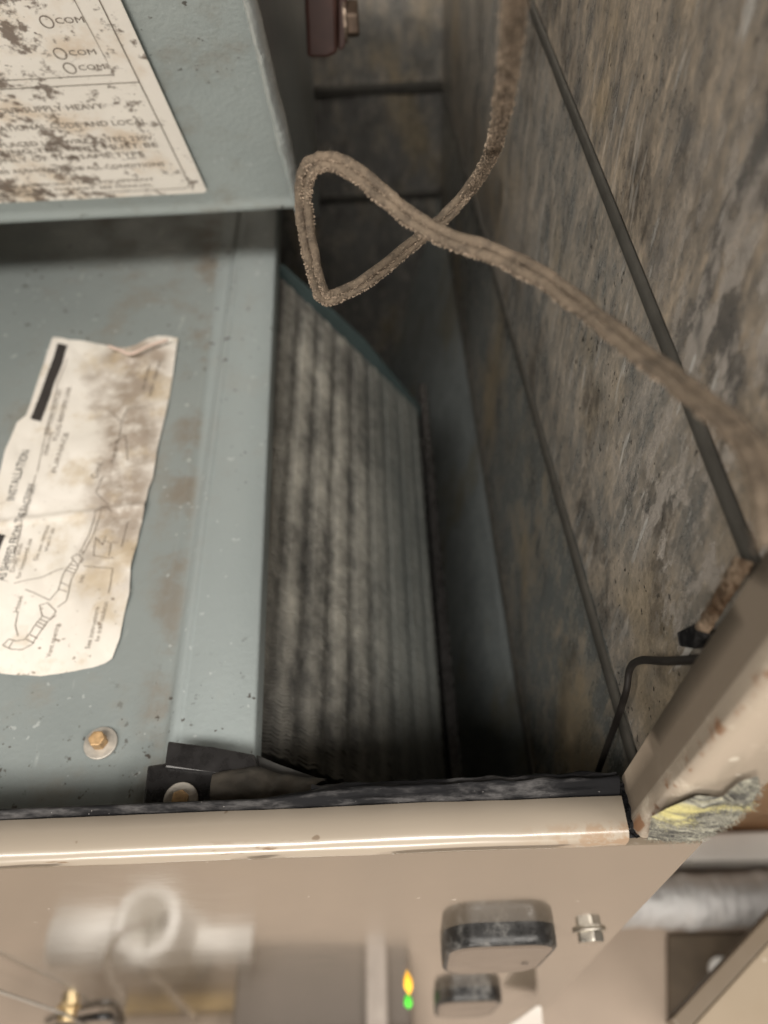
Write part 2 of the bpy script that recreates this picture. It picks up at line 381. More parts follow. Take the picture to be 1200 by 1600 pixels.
def text_mesh(s, size, origin, ex, ey, off, warp=None, width=None):
    """a line of flat print starting at origin, reading along ex, tops towards ey"""
    cu = bpy.data.curves.new('print', 'FONT'); cu.body = s; cu.size = size; cu.resolution_u = 2
    o = bpy.data.objects.new('print', cu); sc.collection.objects.link(o); bpy.context.view_layer.update()
    me = bpy.data.meshes.new_from_object(o.evaluated_get(bpy.context.evaluated_depsgraph_get()))
    bpy.data.objects.remove(o); bpy.data.curves.remove(cu)
    ex = Vector(ex).normalized(); ey = Vector(ey).normalized(); nn = ex.cross(ey)
    k = 1.0
    if width:
        mx = max((v.co.x for v in me.vertices), default=1); k = width / mx
    V = []
    for v in me.vertices:
        p = Vector(origin) + ex * v.co.x * k + ey * v.co.y
        V.append(warp(p) if warp else p + nn * off)
    F = [tuple(p.vertices) for p in me.polygons]; bpy.data.meshes.remove(me)
    return V, F
def join_vf(name, items, mat, parent, **kw):
    V = []; F = []
    for v, f in items:
        b = len(V); V += v; F += [tuple(i + b for i in q) for q in f]
    me = bpy.data.meshes.new(name); me.from_pydata([tuple(v) for v in V], [], F)
    return link(name, me, mat, parent, **kw)
def line_vf(pts, wd, nrm, warp=None, off=0):
    nrm = Vector(nrm); V = []; F = []; pts = [Vector(p) for p in pts]; n = len(pts)
    for i, p in enumerate(pts):
        t = (pts[min(i + 1, n - 1)] - pts[max(i - 1, 0)]).normalized(); s = t.cross(nrm).normalized() * wd / 2
        for q in (p + s, p - s): V.append(warp(q) if warp else q + nrm * off)
    for i in range(n - 1): F.append((2 * i, 2 * i + 1, 2 * i + 3, 2 * i + 2))
    return V, F

# ------------------------------------------------------------------ the room floor
bm = bmesh.new(); add_grid(bm, lambda u, v: Vector((-4 + 8 * u, -4 + 8 * v, 0)), 4, 4)
fl = obj('floor', bm, FLOORM); fl['kind'] = 'structure'

# ------------------------------------------------------------------ furnace cabinet
W = .076                      # face of the right-hand liner
YB = .863                     # back wall
cab = empty('furnace_cabinet', (-.14, .4, 0), 'open beige furnace cabinet with glossy front panel and dust-stained grey liner', 'furnace')
# front panel: glossy sheet below the opening, its right edge running down and away
bm = bmesh.new()
pts = [(-.42, 0, .9655), (.0862, 0, .9630), (.0917, 0, .859), (.122, 0, .30), (.128, 0, .06), (-.42, 0, .06)]
add_prism(bm, pts, (0, .0025, 0))
obj('front_panel', bm, BEIGE, cab)
# lip on top of the panel: rounded front bend, flat top, bent back edge
prof = [(.0002, .9630), (.0002, .9665)]
for k in range(7):
    a = math.pi - k * math.pi / 12
    prof.append((.0038 + .0036 * math.cos(a), .9665 + .0036 * math.sin(a)))
prof += [(.0125, .9702), (.0128, .9685), (.0128, .950)]
bm = bmesh.new()
N = 90
def lipf(u, v):
    i = v * (len(prof) - 1); j = min(int(i), len(prof) - 2); f = i - j
    y = prof[j][0] * (1 - f) + prof[j + 1][0] * f; z = prof[j][1] * (1 - f) + prof[j + 1][1] * f
    x = -.42 + u * (.0636 + .42); wob = mn.noise((x * 30, v * 2, 0)) * .00025 + mn.noise((x * 110, v * 3, 5)) * .0001
    return Vector((x, y + wob, z + wob))
add_grid(bm, lipf, N, len(prof) - 1)
lip = obj('lip', bm, LIP, cab, smooth=True)
# black foam gasket behind the lip: thin and flat at left, frayed and dusty at right
bm = bmesh.new()
def foamf(u, v):
    x = -.42 + u * (.0632 + .42)
    k = min(1, max(0, (x + .045) / .03))
    y = .0126 + v * (.0036 + .0040 * k)
    h = math.sin(min(1, v * 1.02) * math.pi) ** .45
    z = .9665 + h * (.0062 + .0006 * k) + k * .0012 * mn.noise((x * 90, v * 9, 2)) * h + k * .0007 * math.sin(v * 15)
    y += k * v * .0012 * mn.noise((x * 140, 3, v * 2))
    return Vector((x, y, z))
add_grid(bm, foamf, 260, 14)
obj('foam_gasket', bm, BLACKFOAM, cab, smooth=True)
# a torn second layer of foam
bm = bmesh.new()
add_grid(bm, lambda u, v: Vector((-.03 + u * .09, .0165 + v * .0042 + .0008 * mn.noise((u * 22, v, 8)), .9655 + .0042 * math.sin(math.pi * v) ** .6 + .0008 * mn.noise((u * 30, v * 3, 1)))), 120, 8)
obj('foam_shred', bm, BLACKFOAM, cab, smooth=True)

# right corner post: return edge, rounded bend, front face
pp = [(.0672, .0192), (.066, .0192), (.066, .0192), (.066, .0130), (.066, .0075)]
for k in range(1, 9):
    a = math.pi + k * (math.pi / 2) / 8
    pp.append((.0692 + .0032 * math.cos(a), .0046 + .0034 * math.sin(a)))
pp += [(.0872, .0012), (.0872, .86)]
bm = bmesh.new()
def postf(u, v):
    i = u * (len(pp) - 1); j = min(int(i + 1e-6), len(pp) - 2); f = i - j
    z = .9662 + v * (1.32 - .9662)
    d = mn.noise((z * 14, 1, j)) * .0004
    return Vector((pp[j][0] * (1 - f) + pp[j + 1][0] * f + d, pp[j][1] * (1 - f) + pp[j + 1][1] * f, z))
add_grid(bm, postf, len(pp) - 1, 60)
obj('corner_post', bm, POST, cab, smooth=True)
# lower part of the outer side skin
bm = bmesh.new(); add_box(bm, (.0872, .004, .06), (.0884, .86, .962)); obj('side_skin', bm, DOORM, cab)
# exposed insulation at the foot of the post
T = [on(u, v, 1, -.0004) for u, v in ((1018, 1276), (1045, 1262), (1090, 1243), (1128, 1246), (1155, 1222), (1184, 1212))]
B = [on(u, v, 1, -.0004) for u, v in ((1012, 1312), (1050, 1312), (1100, 1310), (1140, 1282), (1170, 1255), (1187, 1232))]
f0 = coons(T, B, [T[0], B[0]], [T[-1], B[-1]])
bm = bmesh.new()
def insf(u, v):
    p = f0(u, v); e = min(1, 6 * min(u, 1 - u, v, 1 - v))
    h = e * (.0016 + .0006 * mn.noise(p * 160) + .0005 * mn.noise(p * 420))
    return p + Vector((0, -h, .0006 * mn.noise(p * 300) * e))
add_grid(bm, insf, 70, 24)
obj('exposed_insulation', bm, INSUL, cab, smooth=True)
V = []; F = []
for k in range(1300):
    u, v = random.random(), random.random(); p = insf(u, v); d = Vector((random.gauss(0, 1), -abs(random.gauss(0, .45)), random.gauss(0, .5))).normalized()
    L = random.uniform(.0008, .0026); s_ = d.orthogonal().normalized() * .00005; q = p + d * L * .5 + Vector((0, -.0004, random.gauss(0, .0005))); b = len(V)
    V += [p + s_, p - s_, q + s_, q - s_, p + d * L]; F += [(b, b + 1, b + 3, b + 2), (b + 2, b + 3, b + 4)]
me = bpy.data.meshes.new('loose_fibre'); me.from_pydata([tuple(v) for v in V], [], F); link('loose_fibre', me, INSUL, cab, kind='stuff')
# ragged tear between lip and post
bm = bmesh.new()
def tearf(u, v):
    p = Vector((.0632 + u * .0042, .0012 + v * .016, .9668)); return p + Vector((0, 0, .0022 * mn.noise(p * 500) + .0010 * mn.noise(p * 1300)))
add_grid(bm, tearf, 16, 40)
obj('torn_edge', bm, BLACKFOAM, cab)

# right-hand liner: four sheets one above another, with rails over their seams
def za(y): return 1.0676 + (y - .03) * .005
def zb(y): return .9524 - (y - .0327) * .1522
def zcs(y): return .745 - (y - .1) * .055
G = .0011
def sheet(name, mat, lo, hi, x, ny=70, nz=26, amp=.0012, lean=0.0):
    bm = bmesh.new()
    def f(u, v):
        y = .0205 + u * (YB - .0205); z = lo(y) + v * (hi(y) - lo(y)); e = min(1, 10 * min(v, 1 - v))
        return Vector((x - lean * (1 - v) + amp * e * mn.noise((y * 9, z * 9, x * 99)), y, z))
    add_grid(bm, f, ny, nz)
    add_grid(bm, lambda u, v: Vector((x + .008 * v, .0205 + u * (YB - .0205), hi(.0205 + u * (YB - .0205)))), ny, 1)
    add_grid(bm, lambda u, v: Vector((x + .008 * v, .0205 + u * (YB - .0205), lo(.0205 + u * (YB - .0205)))), ny, 1)
    return obj('liner_sheet', bm, mat, cab, smooth=False)
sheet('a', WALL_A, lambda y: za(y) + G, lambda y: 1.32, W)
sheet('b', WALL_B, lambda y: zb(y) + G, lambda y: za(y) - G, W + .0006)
sheet('c', WALL_C, lambda y: zcs(y) + G, lambda y: zb(y) - G, W + .0004)
sheet('d', WALL_D, lambda y: .40, lambda y: zcs(y) - G, W + .0012, lean=.076)
def rail(zf, wd, proud, y0=.021, y1=YB, mat=RAIL):
    bm = bmesh.new(); cs = []
    for k in range(9):
        a = k * math.pi / 8; cs.append((-proud * math.sin(a) ** .6, wd / 2 * math.cos(a)))
    def f(u, v):
        y = y0 + u * (y1 - y0); i = min(int(v * 8 + 1e-6), 8)
        return Vector((W + .0004 + cs[i][0] + .0002 * mn.noise((y * 40, 0, 0)), y, zf(y) - wd / 2 + cs[i][1] + .0003 * mn.noise((y * 25, 3, wd * 900))))
    add_grid(bm, f, 60, 8)
    return obj('seam_rail', bm, mat, cab, smooth=True)
rail(za, .0056, .0016); rail(zb, .0074, .0020); rail(zcs, .0090, .0022)
# back wall: three sheets with a seam rail
bm = bmesh.new(); add_grid(bm, lambda u, v: Vector((-.42 + u * (W + .42), YB + .002 * mn.noise((u * 9, v * 5, 0)), .829 + v * .5)), 60, 40); obj('back_sheet', bm, BACKUP, cab)
bm = bmesh.new(); add_grid(bm, lambda u, v: Vector((-.42 + u * (W + .42), YB - .004 + .003 * mn.noise((u * 9, v * 5, 4)), .40 + v * (.822 - .40))), 60, 40)
add_grid(bm, lambda u, v: Vector((-.42 + u * (W + .42), YB - .004 + .006 * v, .822)), 60, 1)
obj('back_sheet', bm, BACK, cab)
bm = bmesh.new(); add_box(bm, (-.42, YB - .0075, .8205), (W, YB + .003, .8305), .001); obj('seam_rail', bm, RAIL, cab)
bm = bmesh.new(); add_box(bm, (-.42, YB - .0075, .690), (W, YB - .0035, .699), .0012); obj('seam_rail', bm, RAIL, cab)
bm = bmesh.new(); add_grid(bm, lambda u, v: Vector((-.42 + u * .52, .02 + v * .86, .40)), 2, 2); obj('bottom_sheet', bm, DARK, cab)
bm = bmesh.new(); add_box(bm, (-.426, .0, .06), (-.42, .88, 1.32)); obj('left_side', bm, BACK, cab)
bm = bmesh.new(); add_box(bm, (-.42, .0205, .42), (.066, .0215, .949)); obj('inner_front', bm, DARK, cab)
# knobs: rounded black covers with a taupe face
def knob(x0, x1, z0, z1, th, name='cover_knob', z_top_r=0):
    def outline(grow, y):
        P = []; rx = (x1 - x0) * .30; rz = (z1 - z0) * .22
        for cx, cz, a0 in ((x1 - rx, z1 - rz, 0), (x0 + rx, z1 - rz, 90), (x0 + rx, z0 + rz, 180), (x1 - rx, z0 + rz, 270)):
            for k in range(9):
                a = math.radians(a0 + k * 90 / 8); P.append(Vector((cx + (rx + grow) * math.cos(a), y, cz + (rz + grow) * math.sin(a))))
        return P
    bm = bmesh.new(); rings = [outline(0, 0.001), outline(0, -th * .55), outline(-.0002, -th * .86), outline(-.0012, -th * .98), outline(-.0022, -th)]
    vr = [[bm.verts.new(p) for p in r] for r in rings]; n = len(vr[0])
    for a, b in zip(vr, vr[1:]):
        for i in range(n): bm.faces.new((a[i], a[(i + 1) % n], b[(i + 1) % n], b[i]))
    k_ = obj(name, bm, KNOBSIDE, cab, smooth=True)
    bm = bmesh.new(); a = [bm.verts.new(p) for p in outline(-.0021, -th + .0001)]; b = [bm.verts.new(p) for p in outline(-.005, -th - .0006)]
    for i in range(n): bm.faces.new((a[i], a[(i + 1) % n], b[(i + 1) % n], b[i]))
    bm.faces.new(b); obj('cover_face', bm, KNOBFACE, k_)
    return k_
k1 = knob(.0125, .0622, .745, .841, .0088)
k2 = knob(.0125, .0605, .430, .585, .0088)
# the small mark on the upper cover
it = [text_mesh('5', .010, (.0490, -.0096, .783), (1, 0, 0), (0, 0, 1), .0002)]
join_vf('printed_mark', it, INK, k1)
def hexbolt(parent, p, axis, r, h, wr, wh, mat, wmat, name='hex_bolt'):
    bm = bmesh.new(); add_cyl(bm, Vector(p) + Vector(axis).normalized() * wh * .8, axis, r, h, 6, r * .12)
    b = obj(name, bm, mat, parent)
    bm = bmesh.new(); add_cyl(bm, p, axis, wr, wh, 28, wh * .3); obj('washer', bm, wmat, b)
    return b
hexbolt(cab, (.0795, 0, .812), (0, -1, 0), .0062, .0046, .0076, .0012, STEEL, STEEL)
hexbolt(cab, (-.262, 0, .545), (0, -1, 0), .0068, .0085, .0085, .0014, BRASS, BRASS)
# amber and green LED reflections on the panel, made as glowing lozenges
def led_glint(u, v, h, mat, name):
    p = on(u, v, 1, -.0012); bm = bmesh.new()
    add_prism(bm, [(p.x + a * .0030, -.0020, p.z + b * h) for a, b in ((0, 1), (-.7, .4), (-1, 0), (-.7, -.4), (0, -1), (.7, -.4), (1, 0), (.7, .4))], (0, .0026, 0), .0004)
    obj(name, bm, mat, cab)
led_glint(638, 1540, .060, GLINT_Y, 'amber_glint'); led_glint(638, 1568, .045, GLINT_G, 'green_glint')

# ------------------------------------------------------------------ evaporator coil
coil = empty('evaporator_coil', (-.12, .2, .77), 'sloping finned coil furred with grey dust under a blue-grey cover plate', 'coil')
TOPX, TOPZ, BOTX, BOTZ = -.0745, .9155, .0208, .781
sl = Vector((BOTX - TOPX, 0, BOTZ - TOPZ)); SLn = sl.normalized(); nrmc = Vector((-SLn.z, 0, SLn.x))
V = []; F = []
yf, yb_ = .058, .374; nf = 190; nsx = 64
for i in range(nf):
    y = yf + (yb_ - yf) * i / (nf - 1); lean = .0010 * mn.noise((i * .35, 0, 0)); b = len(V)
    for k in range(nsx + 1):
        s = k / nsx; ridge = (.5 + .5 * math.cos(2 * math.pi * s * 9.0 + .25 * mn.noise((y * 20, 1, 1)))) * (1 - .75 * max(0, s - .45) / .55)
        h = .0015 * ridge ** 1.2 + .0008 * mn.noise((i * .8, s * 14, 3))
        h *= min(1, (nf - 1 - i) / 14 + .15)
        dy = lean * .6 + .0008 * math.sin(2 * math.pi * s * 18 + 1) + .0003 * mn.noise((i * 1.3, s * 25, 9))
        p = Vector((TOPX, y + dy, TOPZ)) + sl * s
        V.append(p - nrmc * .012); V.append(p + nrmc * h)
        V.append(p + nrmc * h + Vector((0, .0009, 0)))
    for k in range(nsx):
        a = b + 3 * k
        F.append((a, a + 3, a + 4, a + 1)); F.append((a + 1, a + 4, a + 5, a + 2))
me = bpy.data.meshes.new('fin_pack'); me.from_pydata([tuple(v) for v in V], [], F)
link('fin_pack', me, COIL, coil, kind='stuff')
bm = bmesh.new()       # dust packed between the fins
def matf(u, v):
    p = Vector((TOPX, yf + u * (yb_ - yf), TOPZ)) + sl * v
    return p + nrmc * (-.0014 + .0013 * (1 - .75 * max(0, v - .45) / .55) * (.5 + .5 * math.cos(2 * math.pi * v * 9)) ** 1.2 + .0010 * mn.noise((p.y * 160, v * 16, 3)))
add_grid(bm, matf, 200, 72)
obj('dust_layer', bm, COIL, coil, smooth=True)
bm = bmesh.new()       # rear end plate standing proud of the fins
a = Vector((TOPX + .004, .376, TOPZ)); c = Vector((BOTX + .003, .376, BOTZ - .012))
add_prism(bm, [a + nrmc * .004, a + sl * .5 + nrmc * .007, c + nrmc * .006, c - nrmc * .03, a - nrmc * .03], (0, .002, 0), .0006)
obj('end_plate', bm, mat_plain('dark_teal_plate', (.06, .085, .085), .5, .1, .2, 30), coil)
bm = bmesh.new(); add_box(bm, (-.30, .052, .752), (.030, .40, .766), .002); add_box(bm, (.0235, .052, .766), (.030, .40, .786), .001)
obj('drain_pan', bm, BLACKPL, coil)
# cover plate: flat field, raised step along the right, folded edge
ZP = .925
yA, yZ = .0235, .60
def lerp_line(p, q, y): return p.x + (q.x - p.x) * (y - p.y) / (q.y - p.y)
e1, e2 = on(400, 1150, 2, ZP + .002), on(430, 440, 2, ZP + .002)
r1, r2 = on(262, 1150, 2, ZP), on(368, 372, 2, ZP)
def platex(k, y):
    e = lerp_line(e1, e2, y); r = lerp_line(r1, r2, y)
    return [(-.40, 0), (-.30, 0), (r - .075, 0), (r - .0105, 0), (r - .009, .0006), (r - .0065, .0006), (r - .005, 0), (r - .0015, 0), (r + .0004, .0009), (r + .003, .0046), (r + .0056, .0048), (r + .0064, .0040), (r + .0074, .0048),
            (e - .0015, .0030), (e - .0004, .0026), (e, .0014), (e, -.010)][k]
bm = bmesh.new()
def platef(u, v):
    y = yA + v * (yZ - yA); k = round(u * 16); x, dz = platex(k, y)
    return Vector((x, y, ZP + dz + .0007 * mn.noise((x * 11, y * 9, 0)) + .0002 * mn.noise((x * 60, y * 60, 0))))
add_grid(bm, platef, 16, 90)
cover = obj('cover_plate', bm, BLUE, coil, smooth=True)
hexbolt(coil, on(158, 1162, 2, ZP + .0005), (.02, 0, 1), .0032, .0050, .0064, .0011, RUSTY, WASHER)
# black hold-down bracket in the front corner of the plate
bm = bmesh.new()
add_prism(bm, [on(u, v, 2, .944) for u, v in ((262, 1157), (330, 1167), (398, 1178), (404, 1207), (330, 1206), (256, 1199))], (0, 0, -.016), .0008)
add_prism(bm, [on(u, v, 2, .942) for u, v in ((230, 1196), (262, 1191), (345, 1200), (352, 1262), (222, 1264))], (0, 0, -.016), .0008)
br = obj('hold_down_bracket', bm, BLACKPL, coil)
hexbolt(coil, on(283, 1250, 2, .9425), (.15, -.12, 1), .0030, .0028, .0058, .0010, RUSTY, WASHER)
T = [on(u, v, 2, .944) for u, v in ((335, 1208), (400, 1196), (440, 1210), (512, 1217))]
B = [on(u, v, 2, .948) for u, v in ((330, 1266), (390, 1266), (450, 1262), (470, 1256))]
f0 = coons(T, B, [T[0], B[0]], [T[-1], B[-1]])
bm = bmesh.new()
add_grid(bm, lambda u, v: f0(u, v) + Vector((0, 0, .004 * math.sin(math.pi * v) ** .6 + .0012 * mn.noise((u * 5, v * 4, 3)) + .0006 * math.sin(u * 22) * (u > .6))), 40, 16)
obj('tape_wrap', bm, mat_plain('dusty_tape', (.050, .043, .034), .7, 0, .5, 120, .0006), coil, smooth=True)
bm = bmesh.new()
add_prism(bm, [on(u, v, 2, .938) for u, v in ((400, 1178), (440, 1196), (512, 1220), (470, 1226), (404, 1208))], (0, 0, -.010), .0006)
obj('bracket_tail', bm, mat_plain('dull_black', (.035, .034, .032), .6, 0, .4, 90), coil)

# installation label, creased and torn
LH = {}
def wrinkle(p):
    s = (p.y - .2); a = mn.noise((p.x * 45, p.y * 45, 1)) * .0008
    a += abs(mn.noise((p.x * 70 + p.y * 40, p.y * 30 - p.x * 20, 4))) * .0015
    cr = math.exp(-((p.y - .168 - .1 * (p.x + .13)) / .0022) ** 2) * .0013
    return a + cr + .0008
lab = [(83, 529), (120, 535), (160, 541), (182, 545), (200, 552), (216, 549), (232, 540), (250, 533), (279, 531)]
Tl = [on(u, v, 2, ZP) for u, v in lab]
Rl = [on(u, v, 2, ZP) for u, v in ((279, 531), (272, 580), (262, 640), (247, 700), (240, 748), (232, 768), (229, 790), (215, 850), (205, 890), (204, 930), (195, 960), (188, 1000), (176, 1030))]
Ll = [on(u, v, 2, ZP) for u, v in ((83, 529), (62, 590), (42, 652), (28, 662), (10, 705), (0, 742), (-22, 800), (-50, 880), (-80, 960), (-100, 1020))]
Bl = [on(u, v, 2, ZP) for u, v in ((-100, 1020), (-50, 1040), (0, 1053), (30, 1057), (70, 1058), (110, 1052), (150, 1043), (164, 1038), (176, 1030))]
f1 = coons(Tl, Bl, Ll, Rl)
bm = bmesh.new()
def labf(u, v):
    p = f1(u, v); h = wrinkle(p)
    if v < .06: h += (.06 - v) / .06 * max(0, .004 * math.sin(math.pi * min(1, max(0, (u - .5) / .5)))) 
    return p + Vector((0, 0, h))
add_grid(bm, labf, 70, 150)
label = obj('installation_label', bm, PAPER_LOW, coil, smooth=True, label='creased cream paper label with a torn top and hose diagram')
bm = bmesh.new(); c_ = [on(u, v, 2, ZP + .0065) for u, v in ((170, 541), (184, 546), (202, 553), (216, 549), (234, 540), (262, 531))]
add_tube(bm, spline(c_, 5), .0009, 6); obj('curled_edge', bm, mat_plain('pink_paper_back', (.70, .55, .47), .6, 0, .1, 100), label, smooth=True)
def warp(p): q = Vector((p.x, p.y, ZP)); return q + Vector((0, 0, wrinkle(q) + .00035))
def P(u, v): return on(u, v, 2, ZP + .001)
def ptext(s, u0, v0, u1, v1, size):     # print whose baseline runs between two measured points
    a, b = P(u0, v0), P(u1, v1); ex = (b - a).normalized(); ey = Vector((-ex.y, ex.x, 0))
    return text_mesh(s, size, a, ex, ey, 0, warp, (b - a).length)
def dense(pts, n=8):
    return [Vector(pts[i]).lerp(Vector(pts[i + 1]), k / n) for i in range(len(pts) - 1) for k in range(n)] + [Vector(pts[-1])]
items = [ptext('INSTALLATION', 22, 782, 47, 704, .0060), ptext('AS SHIPPED FROM THE FACTORY', 8, 908, 58, 756, .0056)]
bar = [P(*q) for q in ((91, 538), (106, 541), (64, 659), (48, 655))]
def quad_vf(q, nu=4, nv=24):
    V = []; F = []
    for j in range(nv + 1):
        for i in range(nu + 1):
            a = q[0].lerp(q[1], i / nu); b = q[3].lerp(q[2], i / nu); V.append(warp(a.lerp(b, j / nv)))
    for j in range(nv):
        for i in range(nu): k = j * (nu + 1) + i; F.append((k, k + 1, k + nu + 2, k + nu + 1))
    return V, F
items += [quad_vf(bar), quad_vf([P(-10, 836), P(10, 838), P(-6, 872), P(-30, 872)])]
join_vf('printed_heading', items, INK, label)
small = []
for (s, u0, v0, u1, v1, sz) in (
    ('REMOVE OUTLET', 76, 680, 98, 608, 0.0037), ('PLUG BEFORE USE', 90, 690, 112, 606, 0.0037), ('FURNACE', 88, 740, 108, 676, 0.0037),
    ('DRAIN HOSE', 74, 712, 84, 676, 0.0032), ('Cond.', 151, 748, 162, 722, 0.0050), ('Hose', 28, 957, 36, 932, 0.0033), ('Drain stub', 22, 895, 36, 850, 0.0030), ('for horizontal use', 32, 904, 50, 842, 0.0030),
    ('Do not remove', 58, 876, 78, 822, 0.0030), ('when in use', 74, 862, 86, 826, 0.0030), ('See instructions', 140, 1014, 156, 950, 0.0030), ('for drain installation', 155, 1002, 170, 942, 0.0030), ('Vent opening', 80, 1028, 94, 976, 0.0030),
    ('outlet', 128, 912, 134, 900, 0.0032), ('caps', 176, 725, 186, 690, 0.0030), ('with clamps', 236, 620, 252, 565, 0.0032), ('as shown', 225, 610, 236, 570, 0.0029)):
    small.append(ptext(s, u0, v0, u1, v1, sz))
def ln(px, wd=.00034): small.append(line_vf(dense([P(*q) for q in px]), wd, (0, 0, 1), warp))
for px in (((5, 1009), (20, 1016), (36, 1017), (50, 1008), (62, 992), (75, 972), (88, 962)), ((14, 999), (26, 1003), (38, 1001), (48, 990), (58, 974), (66, 964)), ((5, 1009), (14, 999)), ((14, 1014), (21, 1003)),
           ((42, 1000), (54, 1006)), ((48, 993), (60, 999)), ((57, 978), (68, 984)), ((60, 973), (72, 979)), ((63, 968), (75, 974)), ((67, 963), (79, 968)),
           ((66, 964), (62, 946), (74, 942), (88, 956), (78, 970)), ((28, 955), (24, 978), (29, 995)), ((40, 922), (60, 930), (78, 938)), ((78, 938), (92, 924), (98, 905), (104, 890), (115, 876)), ((90, 950), (104, 940), (108, 925), (112, 905), (124, 885)),
           ((92, 922), (106, 926)), ((96, 912), (109, 917)), ((104, 892), (118, 897)), ((106, 887), (121, 892)), ((108, 882), (124, 887)), ((112, 872), (122, 866), (131, 876), (122, 884), (112, 872)), ((128, 868), (146, 838), (152, 815), (160, 800)), ((124, 864), (140, 836), (146, 812), (150, 800)),
           ((146, 868), (170, 873), (178, 872)), ((146, 868), (150, 840), (160, 852), (166, 838)), ((170, 870), (174, 850), (164, 846)), ((132, 886), (177, 889), (170, 928)), ((150, 800), (166, 790), (175, 802)), ((22, 912), (60, 904), (100, 890)), ((190, 855), (200, 815)),
           ((58, 738), (90, 600), (105, 560)), ((56, 742), (40, 800), (20, 880)), ((170, 640), (190, 660), (186, 690)), ((190, 660), (200, 640), (230, 636)), ((170, 700), (196, 680), (200, 720)), ((160, 745), (150, 770), (170, 790))):
    ln(px)
join_vf('printed_diagram', small, FAINT, label)

# ------------------------------------------------------------------ control box
KS = (.335 + .055) / (.27 + .055)        # size of the box relative to its measured drawing
P0 = on(470, 330, 1, .335); tD = Vector((-.0048, .5079, -.8614)).normalized(); exb = Vector((1, 0, 0))
exb = (exb - tD * exb.dot(tD)).normalized(); nb = Vector((0, -.861, -.508)).normalized()
if nb.dot(CAM - P0) < 0: nb = -nb
def face(u, v, off=0.0): return onp(u, v, P0, nb) + nb * off
box = empty('control_box', (-.12, .34, 1.02), 'blue-grey metal box with leaning front face, brown-specked label above the plate', 'control box')
Ltop = .135 * KS
bm = bmesh.new()
def facef(u, v):
    x = -.40 * (1 - u); p = P0 + exb * x - tD * (Ltop * v)
    q = p + nb * (.0006 * mn.noise(p * 14) + .0012 * math.exp(-((v * Ltop - .006) / .004) ** 2) - .001)
    if v == 0: q = q - nb * .003
    return q
add_grid(bm, facef, 40, 60)
obj('front_sheet', bm, BOXBLUE, box, smooth=True)
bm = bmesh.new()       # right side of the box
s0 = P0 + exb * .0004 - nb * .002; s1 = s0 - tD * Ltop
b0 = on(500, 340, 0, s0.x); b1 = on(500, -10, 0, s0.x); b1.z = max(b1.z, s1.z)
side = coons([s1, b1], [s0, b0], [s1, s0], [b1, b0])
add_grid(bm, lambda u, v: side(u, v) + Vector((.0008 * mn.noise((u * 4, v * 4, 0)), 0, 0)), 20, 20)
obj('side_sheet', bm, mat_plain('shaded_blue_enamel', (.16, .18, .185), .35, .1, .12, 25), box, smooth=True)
bm = bmesh.new()       # underside hem, extended far back unseen to keep light off the plate
add_grid(bm, lambda u, v: P0 + exb * (-.40 * (1 - u)) - nb * (.003 + .34 * v), 10, 6)
obj('bottom_sheet', bm, BLUE, box)
bm = bmesh.new()       # crinkled clear wrap over the front right edge
def wrapf(u, v):
    a = -.7 + 2.4 * u; r = .0021 + .0003 * mn.noise((v * 9, u * 2, 0)) + .00022 * abs(mn.noise((v * 45, u * 3, 2)))
    p = P0 - tD * (Ltop * v * 1.02 - .004)
    return p - exb * .0006 - nb * .0016 + (nb * math.cos(a) + exb * math.sin(a)) * r * (1.9 - .9 * abs(v - .4))
add_grid(bm, wrapf, 16, 260)
obj('edge_wrap', bm, PLASTICCLR, box, smooth=True)
bm = bmesh.new(); add_cyl(bm, face(441, 323, .0002), nb, .0009, .0003, 12); obj('screw_hole', bm, DARK, box)
# label on the box
lb = [face(u, v, .0012) for u, v in ((325, 297), (185, 0))]
lab_r = lb[0]; Hl = .125 * KS
bm = bmesh.new(); o0 = lab_r; c = .0028 * KS
ll = -.24
pl = [o0 + exb * ll, o0 - exb * c]
for k in range(1, 5):
    a = -math.pi / 2 + k * math.pi / 10; pl.append(o0 + exb * (-c + c * math.cos(a)) - tD * (c + c * math.sin(a)))
pl += [o0 - tD * Hl, o0 + exb * ll - tD * Hl]
add_prism(bm, pl, nb * .00025)
blabel = obj('wiring_label', bm, PAPER_TOP, box, label='cream label spattered with brown specks')
def L2(s, r): return o0 + exb * s * KS - tD * r * KS          # s along the label from its right edge, r up from its bottom
off = .00055
def btext(s, u1, v1, size, width):                   # a line of print ending near a measured point
    e = face(u1, v1, .0012); a = e - exb * width * KS
    return text_mesh(s, size * KS, a, exb, -tD, off, None, width * KS)
it = [line_vf(dense([L2(-.0062, .125), L2(-.0062, .0075), L2(-.0072, .0055), L2(-.0092, .0046), L2(-.20, .0046)], 3), .00045, nb, None, off),
      line_vf([L2(-.0062, .0697), L2(-.20, .0697)], .00045, nb, None, off),
      line_vf([L2(-.0135, .125), L2(-.0135, .0738), L2(-.20, .0738)], .0004, nb, None, off)]
